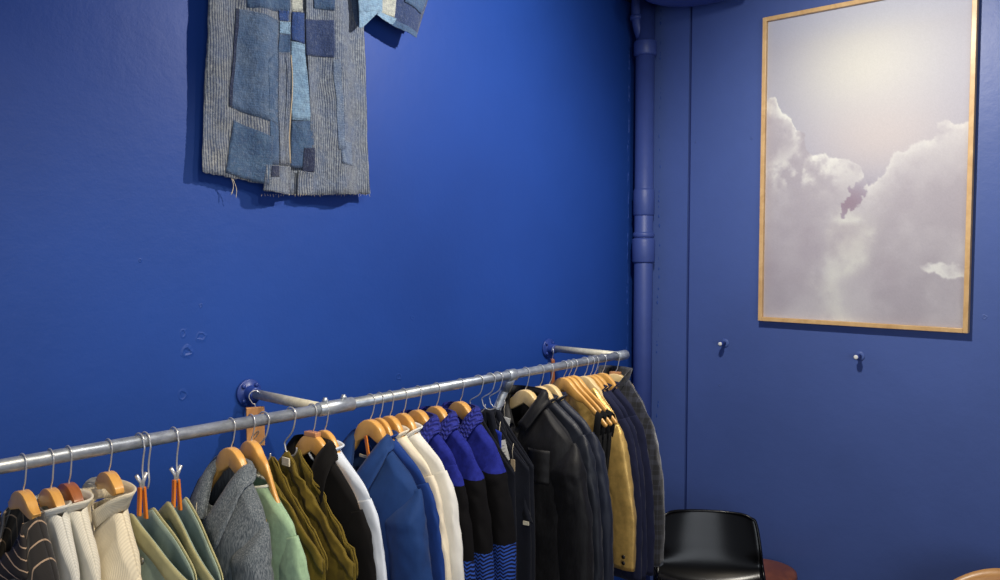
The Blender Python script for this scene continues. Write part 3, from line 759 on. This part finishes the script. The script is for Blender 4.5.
# 13,14 blue
g=garment('blue_shirt','blue cotton work shirt with open collar and an orange strip hanging in the neck','shirt',1.437,D(-4),M['blue'],xf=.075,xb=.013,sw=.205,hw=.25,vd=.12,vp=1.0,collar='shirt',leaf=.078,lz=.30,ch=.016,nw=.060,zn=-.106,zs=-.190,slv=1.3,
  hlab='broad wooden hanger in the big blue collared shirt',hang=dict(top=-.043,cd=.042,thick=.022,lobe=.038),hyaw=D(4))
o=box('loose_strip',(-.002,.002,-.006,.006,-.075,0),M['wood_o'],g.root,bevel=.001); o.location=(-.026,-.012,-.092); o.rotation_euler=(D(-14),0,0); o['label']='orange wooden strip'
box('neck_bar',(-.018,-.014,-.03,.03,-.158,-.151),M['thread'],g.root)
SH=dict(top=-.044,thick=.020,lobe=.036)
garment('blue_shirt','mid blue cotton shirt mostly hidden behind the big blue work shirt','shirt',1.470,D(-5),M['blue2'],xf=.013,xb=.013,vd=.05,collar='stand',ch=.011,zn=-.100,zs=-.180,sw=.205,hw=.25,slv=1.2,
  hlab='wooden hanger in the mid blue shirt behind the big blue one',hang=dict(top=-.044,thick=.014,lobe=.036))
garment('cream_jacket','cream cotton jacket directly behind the blue shirts','jacket',1.508,D(-6),M['cream'],xf=.016,xb=.018,vd=.06,collar='stand',ch=.013,zn=-.098,zs=-.170,sw=.19,slv=1.1,
  hlab='wooden hanger in the cream jacket beside the blue shirts',hang=SH)
garment('white_jacket','white cotton jacket between the cream jacket and the cobalt knits','jacket',1.558,D(-6),M['white'],xf=.022,xb=.020,vd=.06,collar='stand',ch=.013,zn=-.098,zs=-.168,sw=.19,slv=1.1,
  hlab='wooden hanger in the white jacket beside the cobalt knits',hang=SH)
# 17-19 colourblock
KN='colourblock knit jackets in cobalt and black'
for (X,lab,hl,a,b,yw) in ((1.613,'cobalt and black colourblock knit jacket directly behind the white jacket','wooden hanger in the first colourblock knit, beside the white jacket',.024,.026,-6),
                    (1.688,'cobalt and black colourblock knit jacket, middle of the three colourblock knits','wooden hanger in the middle colourblock knit jacket',.034,.034,-6),
                    (1.790,'cobalt and black colourblock knit jacket beside the navy dungarees','wooden hanger in the last colourblock knit, beside the navy dungarees',.050,.030,-6)):
    g=garment('knit_jacket',lab,'jacket',X+.002,D(yw),M['block'],xf=a,xb=b,vd=.08,vp=.8,collar='shirt',cmat=M['blockcol'],leaf=.06,zn=-.088,zs=-.165,sw=.172,group=KN,nw=.058,
       hlab=hl,hang=dict(top=-.043,thick=.022,cd=.042,lobe=.036))
    hang_label(g,-.02,-.10,.03,.02,M['cream_lining'])
# 20-22 navy dungarees on hooks
for (X,l1,l2,wd,tag) in ((1.874,'chrome open hook nearest the colourblock knits','navy cotton dungarees hanging from the hook nearest the colourblock knits',.13,0),
                   (1.930,'chrome open hook in the middle of the three above the navy dungarees','navy dungarees with a cobalt panel, on the middle of three open hooks',.14,1),
                   (1.966,'chrome open hook nearest the diagonal rail brace','navy dungarees with white tag and loose strap, beside the diagonal rail brace',.13,2)):
    s_hook(X,D(18),l1,low=-.100,rad=.018,wire=.0019,curl=.026)
    g=drape('navy_dungarees',l2,'dungarees',X+.002,D(12),M['navy'],z0=-.105,wd=wd,drop=.17,p=.9,xf=.020,xb=.014,band=None,gap=.010,L=.80,fold=.006)
    r=g.root
    for sg in (-1,1):
        v=[]
        for i in range(16):
            s_=i/15; y=sg*(.006+.075*s_); z=-.098-.24*s_
            x=g.X(-1,y/wd,.3,z,y)-.006
            v+=[(x,y-.014,z-.003),(x-.002,y+.014,z+.003)]
        mesh('shoulder_strap',v,grid_faces(16,2),M['navy'],r,solid=.003,off=0)
    if tag==1:
        v=[]
        for i in range(10):
            for j in range(4):
                y=.012-.016*j-.0; z=-.15-.010*i-.004*j; v.append((g.X(-1,y/wd,.3,z,y)-.010,y-.02,z))
        mesh('cobalt_panel',v,grid_faces(10,4),M['cobalt'],r,solid=.002)
    if tag==2:
        swing_tag(g,-.060,-.040,-.190,.036,.065,M['paper'],rz=D(12),tilt=D(-14),string=.06,lines=4)
        swing_tag(g,-.056,-.085,-.245,.016,.07,M['paper_b'],rz=D(-10),string=.05,lines=0)
        v=[]
        for (y,z) in catmull([(-.05,-.20),(-.085,-.30),(-.115,-.39),(-.135,-.44)],5): v+=[(-.040,y-.014,z-.006),(-.042,y+.018,z+.006)]
        mesh('loose_strap',v,grid_faces(len(v)//2,2),M['navy'],r,solid=.004,off=0)
        box('strap_lining',(-.045,-.040,-.135,-.115,-.452,-.440),M['cream_lining'],r)
# 23 black satin jacket
g=garment('satin_jacket','large black satin jacket with stand collar and a white care tag','jacket',2.108,D(0),M['satin'],xf=.062,xb=.022,sw=.20,hw=.235,vd=.095,vp=.8,collar='shirt',leaf=.045,ch=.034,nw=.066,zn=-.086,zs=-.195,slv=1.3,L=.92,fold=.008,wr=.007,
  hlab='pale broad wooden hanger in the large black satin jacket',hang=dict(mat=M['wood_p'],top=-.048,thick=.024,cd=.042,nw=.05),hyaw=D(0))
swing_tag(g,-.085,.020,-.140,.045,.085,M['paper'],rz=D(10),tilt=D(10),string=.05,lines=4)
v=[]
for i in range(12):
    z=-.235-.11*i/11
    for y in (-.060,-.10,-.145): v.append((g.fx(-1,y,z)-.0022,y,z))
mesh('chest_pocket',v,grid_faces(12,3),M['satin'],g.root,solid=.0008)
SP=dict(mat=M['wood_p'],top=-.046,thick=.022,lobe=.034)
garment('satin_jacket','blue-black satin jacket directly behind the large black one','jacket',2.188,D(-3),M['satin2'],xf=.030,xb=.022,vd=.06,collar='stand',ch=.013,zn=-.098,zs=-.180,sw=.19,slv=1.15,L=.92,wr=.006,
  hlab='pale wooden hanger in the blue-black satin jacket, left of a matching pale one',hang=SP)
garment('satin_jacket','navy satin jacket just in front of the black vest tops','jacket',2.240,D(-4),M['satin3'],xf=.024,xb=.034,vd=.06,collar='stand',ch=.013,zn=-.098,zs=-.180,sw=.19,slv=1.2,L=.92,wr=.006,
  hlab='pale wooden hanger in the navy satin jacket, just before three bare-armed hangers',hang=SP)
# 26-28 vest tops on bare suit hangers
for k,(X,l1,l2) in enumerate(((2.323,'bare-armed varnished suit hanger holding a vest top, first of three','black jersey vest top on the first of the three bare-armed hangers'),
                  (2.353,'bare-armed varnished suit hanger holding a vest top, middle of three','black jersey vest top on the middle one of the three bare-armed hangers'),
                  (2.384,'bare-armed varnished suit hanger holding a vest top, next to the gold jacket','black jersey vest top on the bare-armed hanger next to the gold jacket'))):
    hanger(X,D(-4),l1,M['wood'],top=-.032,thick=.018,hw=.200,nw=.05,zn=-.070,ze=-.180,cd=.036,ed=.022,curve=.006)
    r=empty('vest_top',(X,YR,ZR),D(-4),l2,'vest top','black vest tops on bare-armed hangers')
    v=[];ny=25
    for i in range(21):
        t_=i/20
        for j in range(2*ny):
            side=-1 if j<ny else 1; s_=(-1+2*j/(ny-1)) if j<ny else (1-2*(j-ny)/(ny-1))
            y=.178*s_*(1-.10*sst(t_*3)); z=-.265+.045*(abs(s_))**2; z=z+(-.80-z)*t_
            v.append((side*.011*math.sqrt(max(0,1-s_*s_))+.003*math.sin(30*y+k)*t_-.008,y,z))
    mesh('body',v,grid_faces(21,2*ny,True),M['knitblack'],r,solid=.002)
    for sg in (-1,1):
        v=[]
        for i in range(13):
            a=-pi/2+2*pi*i/12*.5; 
        P=[(-.018,sg*.160,-.235),(-.019,sg*.166,-.195),(-.016,sg*.168,-.163),(-.006,sg*.168,-.148),(.007,sg*.168,-.160),(.010,sg*.166,-.19),(.006,sg*.16,-.235)]
        for p in catmull(P,3): v+=[(p[0],p[1]-.013,p[2]-.006),(p[0],p[1]+.013,p[2]+.006)]
        mesh('shoulder_strap',v,grid_faces(len(v)//2,2),M['knitblack'],r,solid=.002,off=0)
# 29 gold
g=garment('gold_jacket','shiny gold jacket with long sleeve and dark cuff buttons','jacket',2.450,D(0),M['gold'],xf=.028,xb=.016,vd=.05,zn=-.084,zs=-.195,sw=.150,slv=1.05,L=.66,sleeve=.53,cuff=False,nw=.05,placket=False,wr=.008,
  hlab='pale cream hanger in the gold jacket',hang=dict(mat=M['wood_p'],top=-.042,thick=.024,lobe=.036))
for dz in (0,.022):
    q=MB(); q.lathe([(.007,0),(.007,.003)],Tr(-.032,-.195,-.695+dz)@Ry(-pi/2),12); q.build('cuff_button',M['black_btn'],g.root)
for (X,l1,l2,xb) in ((2.484,'wooden hanger in the navy blazer right behind the gold jacket','navy blazer right behind the gold jacket',.010),
                     (2.512,'wooden hanger in the middle navy blazer of three','navy blazer, middle one of the three behind the gold jacket',.014),
                     (2.563,'darker wooden hanger in the navy blazer beside the plaid coat','navy blazer right in front of the plaid coat',.020)):
    garment('navy_blazer',l2,'blazer',X+.004,D(0),M['navywool'],xf=.012,xb=xb,vd=.10,collar='stand',ch=.011,zn=-.098,zs=-.180,sw=.150,slv=1.05,L=.78,cuff=False,group='navy blazers',hlab=l1,hang=dict(top=-.044,thick=.018,lobe=.034))
g=garment('plaid_coat','dark grey plaid wool coat with raised collar, last garment on the rail','coat',2.655,D(0),M['plaid'],xf=.040,xb=.035,vd=.10,vp=.8,collar='stand',ch=.040,zn=-.082,zs=-.185,sw=.140,slv=1.05,L=.80,sleeve=.585,cuff=False,nw=.058,
  hlab='pale wooden hanger with flat cap in the plaid coat, last on the rail',hang=dict(mat=M['wood_p'],block=True,top=-.055,thick=.024,cd=.05,lobe=.045),hyaw=D(14))

# ------------------------------------------------------------------ cedar blocks
def cedar(px,py0,py1,Y,lab,mat,rz,w,extra=None):
    a=onY(px,py0,Y); b=onY(px,py1,Y); h=a.z-b.z
    r=empty('cedar_block',(a.x,Y,b.z),rz,lab,'cedar block','cedar blocks hung behind the rail')
    box('block',(-w/2,w/2,-.007,.007,0,h),mat,r,bevel=.0015)
    zt_=ZR-b.z
    P=[(0,0,h-.01),(0,0,h+.006),(.004,0,h+.012)]+[(.016*math.cos(D(k)),0,zt_+.016*math.sin(D(k))) for k in range(200,-30,-23)]
    P=[(0,0,h-.01),(0,0,h+.008),(-.006,0,zt_-.020)]+P[3:]
    q=MB(); q.tube(catmull(P,4),.0015,8); q.build('hook',M['chrome'],r)
    if extra:
        q=MB(); q.tube(catmull([(-.006,-.010,h*.30),(.004,-.010,h*.40),(.008,-.010,h*.36),(.0,-.010,h*.26),(-.004,-.010,h*.22)],4),.0012,6); q.build('brand_mark',M['ink'],r)
cedar(255,407,446,2.03,'rectangular cedar block hanging by a wire hook from the left rail arm',M['cedar'],D(-22),.050,1)
cedar(552.5,359,388,2.02,'reddish cedar block seen edge-on, hanging from the right rail arm',M['wood_d'],D(48),.030)

# ------------------------------------------------------------------ boro kimono jacket on the wall
bk=empty('boro_jacket',(onY(285,190).x,W,onY(285,190).z),0,'patched indigo and striped antique boro jacket with frayed hem pinned high on the left wall','jacket')
B0=Vector(bk.location)
def wrel(px,py,Y): return onY(px,py,Y)-B0
def kfold(x,z):
    return .008*math.sin(x*24+1)+.005*math.sin(x*47+2+z*3)+.010*mn.noise((x*9,0,z*4))+.005*mn.noise((x*26,3,z*16))
def patch(name,quad,mat,layer,lab=None,n=22,wav=0,base=-.045,fold=1.0,top=None):
    """quad of photo points TL,TR,BR,BL laid onto the cloth surface"""
    Y=W+base
    q=[wrel(*p,Y) for p in quad]
    v=[]; rnd=random.Random(int(quad[0][0]*7+quad[0][1]))
    for i in range(n+1):
        t_=i/n
        for j in range(n+1):
            s_=j/n
            p=(q[0]*(1-s_)+q[1]*s_)*(1-t_)+(q[3]*(1-s_)+q[2]*s_)*t_
            e=wav*(rnd.random()-.5)
            if i==n: p.z+=e
            if j in(0,n): p.x+=e*.6
            v.append((p.x,base+kfold(p.x,p.z)*fold-layer*.0016,p.z))
    o=mesh(name,v,grid_faces(n+1,n+1),mat,bk,solid=.0018,off=1)
    if lab: o['label']=lab
    return o
# garment sheets: back, left front, right front
patch('back_panel',[(212,-95),(362,-95),(366,188),(206,168)],M['b_denim'],0,base=-.018,fold=.4,n=30)
patch('left_front_panel',[(212,-95),(292,-95),(292,190),(203,172)],M['b_stripe'],0,'striped ticking panel',n=40,wav=.004)
patch('right_front_panel',[(303,-95),(358,-95),(371,194),(312,195)],M['b_stripe2'],1,'worn striped ticking panel',n=40,wav=.004)
patch('center_panel',[(290,-60),(306,-60),(316,195),(284,194)],M['b_stripe2'],-1,n=30,wav=.003,base=-.040)
P_=[('patch',[(237,8),(279,20),(277,126),(229,106)],'b_denim',1),
 ('patch',[(244,-80),(294,-80),(290,12),(246,8)],'b_mid',1),
 ('patch',[(234,120),(270,138),(267,186),(226,172)],'b_mid',2),
 ('patch',[(265,60),(279,50),(277,165),(268,165)],'b_mid',1),
 ('patch',[(262,165),(292,167),(290,195),(261,191)],'b_stripe2',2),
 ('patch',[(268,166),(277,166),(277,177),(267,177)],'b_navy',3),
 ('patch',[(279,52),(291,52),(291,165),(278,165)],'b_stripe2',2),
 ('patch',[(280,10),(289,11),(289,21),(280,20)],'b_bright',2),
 ('patch',[(280,21),(291,22),(291,34),(280,33)],'b_light',2),
 ('patch',[(280,34),(291,34),(291,53),(279,52)],'b_mid',2),
 ('patch',[(292,-60),(303,-60),(303,12),(292,11)],'b_cream',1),
 ('patch',[(292,12),(304,13),(304,44),(292,40)],'b_bright',2),
 ('patch',[(292,41),(305,44),(310,121),(293,120)],'b_light',1),
 ('patch',[(293,121),(312,121),(314,169),(292,167)],'b_mid',1),
 ('patch',[(304,148),(314,148),(314,172),(303,172)],'b_navy',2),
 ('patch',[(305,19),(331,21),(332,58),(306,55)],'b_dark',3),
 ('patch',[(315,-60),(331,-60),(331,12),(314,8)],'b_mid',3),
 ('patch',[(336,140),(351,143),(353,166),(338,164)],'b_worn',2),
 ('patch',[(331,60),(337,60),(342,150),(335,150)],'b_worn',2),
 ('patch',[(345,-60),(360,-60),(361,28),(356,24)],'b_denim',3),
 ('patch',[(237,8),(240,9),(232,107),(229,106)],'b_navy',2),
 ('patch',[(300,170),(313,173),(313,195),(299,195)],'b_stripe',2),
]
for (n_,qd,mt,ly) in P_: patch(n_,qd,M[mt],ly,n=14,wav=.002)
q=MB(); rs=random.Random(3)
for (n_,qd,mt,ly) in P_:
    Y=W-.045; c4=[wrel(*p,Y) for p in qd]; cen=sum(c4,Vector())/4
    for e in range(4):
        a,b=c4[e],c4[(e+1)%4]; L_=(b-a).length; nst=max(2,int(L_/.009)); dr_=(b-a).normalized()
        for k in range(nst):
            p=a+(b-a)*((k+.5)/nst); p=p+(cen-p).normalized()*.004
            tdir=(Vector((dr_.z,0,-dr_.x))*.0022) if rs.random()<.75 else dr_*.003
            y_=-.045+kfold(p.x,p.z)-ly*.0016-.0022
            p0=p-tdir; p1=p+tdir; q.tube([(p0.x,y_,p0.z),(p1.x,y_,p1.z)],.0005,4)
st=q.build('hand_stitches',M['stitch'],bk); st['kind']='stuff'
# sleeves: thin flattened tubes, open at the cuff
def slv(quad,mat,layer,base,name='sleeve_panel',dy=0):
    return patch(name,quad,M[mat],layer,n=14,wav=.0015,base=base,fold=.5)
sl=slv([(358,-70),(440,-35),(416,37),(378,14)],'b_dark',0,-.075,'right_sleeve'); 
slv([(358,-70),(440,-35),(412,30),(380,8)],'b_dark',0,-.035,'right_sleeve_back')
for qd,mt in (([(357,-40),(384,-30),(382,12),(359,12)],'b_light'),([(384,-30),(398,-20),(394,18),(381,12)],'b_cream'),([(378,11),(396,19),(392,25),(376,15)],'b_light'),([(359,8),(378,12),(362,28),(359,28)],'b_light')):
    slv(qd,mt,2,-.076,'patch')
slv([(405,-30),(438,-33),(421,14),(403,2)],'b_mid',2,-.076,'patch')
slv([(394,20),(416,33),(415,38),(391,25)],'b_mid',2,-.076,'patch')
slv([(214,-70),(140,-60),(150,-10),(213,-14)],'b_mid',0,-.06,'left_sleeve')
# frayed threads at the hem
q=MB(); 
for (x,y,dx) in ((232,180,-1),(233,181,3),(231,179,1)):
    a=wrel(x,y-2,W-.04); b=wrel(x+dx,y+14+abs(dx),W-.03); mid=(a+b)/2+Vector((.006,0,0)); q.tube(catmull([tuple(a),tuple(mid),tuple(b)],4),.0009,5)
for k in range(40):
    x=262+k*2.75; a=wrel(x,193.5+random.random(),W-.045); b=a+Vector(((random.random()-.5)*.006,0,-.003-.006*random.random())); q.tube([tuple(a),tuple(b)],.0007,4)
q.build('frayed_threads',M['thread'],bk)
# stitched seam on the left front edge
q=MB(); P=[wrel(291+1.5*math.sin(i/3),55+i*6,W-.055) for i in range(19)]; q.tube([tuple(p) for p in P],.0016,6); q.build('stitched_seam',M['paper_b'],bk)

# ------------------------------------------------------------------ black shell chair
ch=empty('shell_chair',(2.80,1.385,0),D(180+33),'black glossy plastic shell chair standing in the corner by the plaid coat','chair')
ch.rotation_euler=(0,0,D(213))
# local: faces +X, width along Y
prof=[(.235,.385,.195),(.215,.415,.205),(.16,.432,.215),(.05,.430,.218),(-.08,.425,.216),(-.155,.440,.213),(-.195,.480,.210),(-.220,.530,.206),(-.236,.590,.201),(-.249,.645,.194),(-.258,.685,.187),(-.262,.702,.181),(-.264,.710,.168)]
prof=catmull(prof,3); v=[]; nc=25
for i,(x,z,h) in enumerate(prof):
    k=sst((z-.46)/.12)
    for j in range(nc):
        s_=-1+2*j/(nc-1)
        cr=.035*s_*s_*(1-k)+0; cb=.040*abs(s_)**2.5*k
        ln=math.sqrt(max(0,1-.0*s_))
        zz=z+cr; 
        # rounded top corners
        tpc=sst((z-.64)/.1)
        zz-= tpc*.012*max(0,(abs(s_)-.80)/.20)**2
        v.append((x+cb,h*s_,zz))
mesh('seat_shell',v,grid_faces(len(prof),nc),M['plastic'],ch,solid=.006,off=0)
# rolled edge
E=[(p[0]+.04*sst((p[1]-.46)/.12),-p[2],p[1]+.035*(1-sst((p[1]-.46)/.12))-sst((p[1]-.64)/.1)*.012) for p in prof]
top=[(prof[-1][0]+.04*abs(s)**2.5,prof[-1][2]*s,prof[-1][1]-.010*max(0,(abs(s)-.80)/.20)**2) for s in np.linspace(-1,1,21)]
E2=[(a,-b,c) for a,b,c in E][::-1]
q=MB(); q.tube(E[:-1]+top+E2[1:],.006,8); q.build('rolled_edge',M['plastic'],ch)
for sx,sy_ in ((.15,.17),(.15,-.17),(-.13,.17),(-.13,-.17)):
    q=MB(); q.tube([(sx*.7,sy_*.75,.418),(sx*.95,sy_*.95,.39),(sx*1.35,sy_*1.15,.0)],.010,12); q.build('leg',M['leg'],ch)
q=MB(); q.box(-.11,.11,-.13,.13,.400,.418); q.build('seat_mount',M['leg'],ch,smooth=False)

# plywood chair at right
pc_=empty('plywood_chair',(2.86,.425,0),D(180+8),'bent plywood chair by the right wall, only its curved top showing','chair')
v=[];nc=21
for i in range(9):
    t_=i/8; z=.48+.235*t_
    for j in range(nc):
        s_=-1+2*j/(nc-1); hwid=.21*(1-.10*(1-t_))
        v.append((-.20-.07*t_+.05*s_*s_,hwid*s_,z-.085*t_*abs(s_)**2.2))
mesh('backrest',v,grid_faces(9,nc),M['ply'],pc_,solid=.011,off=0)
v=[]
for i in range(9):
    t_=i/8
    for j in range(nc):
        s_=-1+2*j/(nc-1); v.append((-.19+.42*t_,.205*s_*(1-.08*(2*t_-1)**4),.445+.012*s_*s_-.03*max(0,t_-.8)))
mesh('seat',v,grid_faces(9,nc),M['ply'],pc_,solid=.012,off=0)
for sg in (-1,1):
    q=MB(); q.tube(catmull([(-.235,sg*.10,.62),(-.215,sg*.11,.50),(-.17,sg*.12,.43),(.10,sg*.14,.425)],5),.008,8); q.build('back_support',M['leg'],pc_)
for sx,sy_ in ((.17,.17),(.17,-.17),(-.15,.17),(-.15,-.17)):
    q=MB(); q.tube([(sx*.8,sy_*.9,.438),(sx*1.25,sy_*1.1,0)],.011,10); q.build('leg',M['leg'],pc_)
# brown stool behind the shell chair
st_=empty('wooden_stool',(3.19,1.36,0),0,'reddish brown wooden stool, its rim just visible right of the black chair','stool')
zs_=.462
q=MB(); q.lathe([(.08,zs_-.035),(.125,zs_-.033),(.134,zs_-.02),(.131,zs_-.004),(.118,zs_)],I4,40); q.build('seat',M['brownwood'],st_)
for k in range(4):
    a=D(45+90*k); c_,s2=math.cos(a),math.sin(a)
    q=MB(); q.tube([(c_*.085,s2*.085,zs_-.03),(c_*.135,s2*.135,0)],[.016,.012],12); q.build('leg',M['brownwood'],st_)
q=MB(); q.tube([(.112*math.cos(D(k)),.112*math.sin(D(k)),.22) for k in range(0,361,15)],.008,8); q.build('foot_ring',M['brownwood'],st_)

# ------------------------------------------------------------------ lights
def spot(name,loc,tgt,power,color,size=70,blend=.6,rad=.04):
    l=bpy.data.lights.new(name,'SPOT'); l.energy=power; l.color=color; l.spot_size=D(size); l.spot_blend=blend; l.shadow_soft_size=rad
    o=bpy.data.objects.new(name,l); COL.objects.link(o); o.location=loc
    o.rotation_euler=(Vector(tgt)-Vector(loc)).to_track_quat('-Z','Y').to_euler(); return o
def area(name,loc,tgt,power,color,sx,sy):
    l=bpy.data.lights.new(name,'AREA'); l.shape='RECTANGLE'; l.size=sx; l.size_y=sy; l.energy=power; l.color=color
    o=bpy.data.objects.new(name,l); COL.objects.link(o); o.location=loc
    o.rotation_euler=(Vector(tgt)-Vector(loc)).to_track_quat('-Z','Y').to_euler(); return o
spot('track_spot',(2.15,.80,2.88),(1.95,2.1,2.2),115,(1,.96,.90),115,1,.03)
spot('track_spot',(1.4,.50,2.88),(1.5,1.8,1.05),60,(1,.86,.66),75,1,.04)
spot('track_spot',(.75,.35,2.88),(.72,1.8,1.1),110,(1,.84,.60),70,1,.04)
spot('track_spot',(1.95,1.05,2.88),(3.36,.62,1.25),135,(1,.94,.84),132,1,.04)
area('shop_window',(-.9,-2.4,1.8),(3.0,1.0,1.5),48,(.86,.92,1.0),2.2,1.8)
w=bpy.data.worlds.new('world'); S.world=w; w.use_nodes=True
w.node_tree.nodes['Background'].inputs[0].default_value=(.75,.82,1,1); w.node_tree.nodes['Background'].inputs[1].default_value=.30
S.view_settings.view_transform='Standard'; S.view_settings.look='None'; S.view_settings.gamma=1; S.view_settings.use_curve_mapping=False
S.view_settings.exposure=0
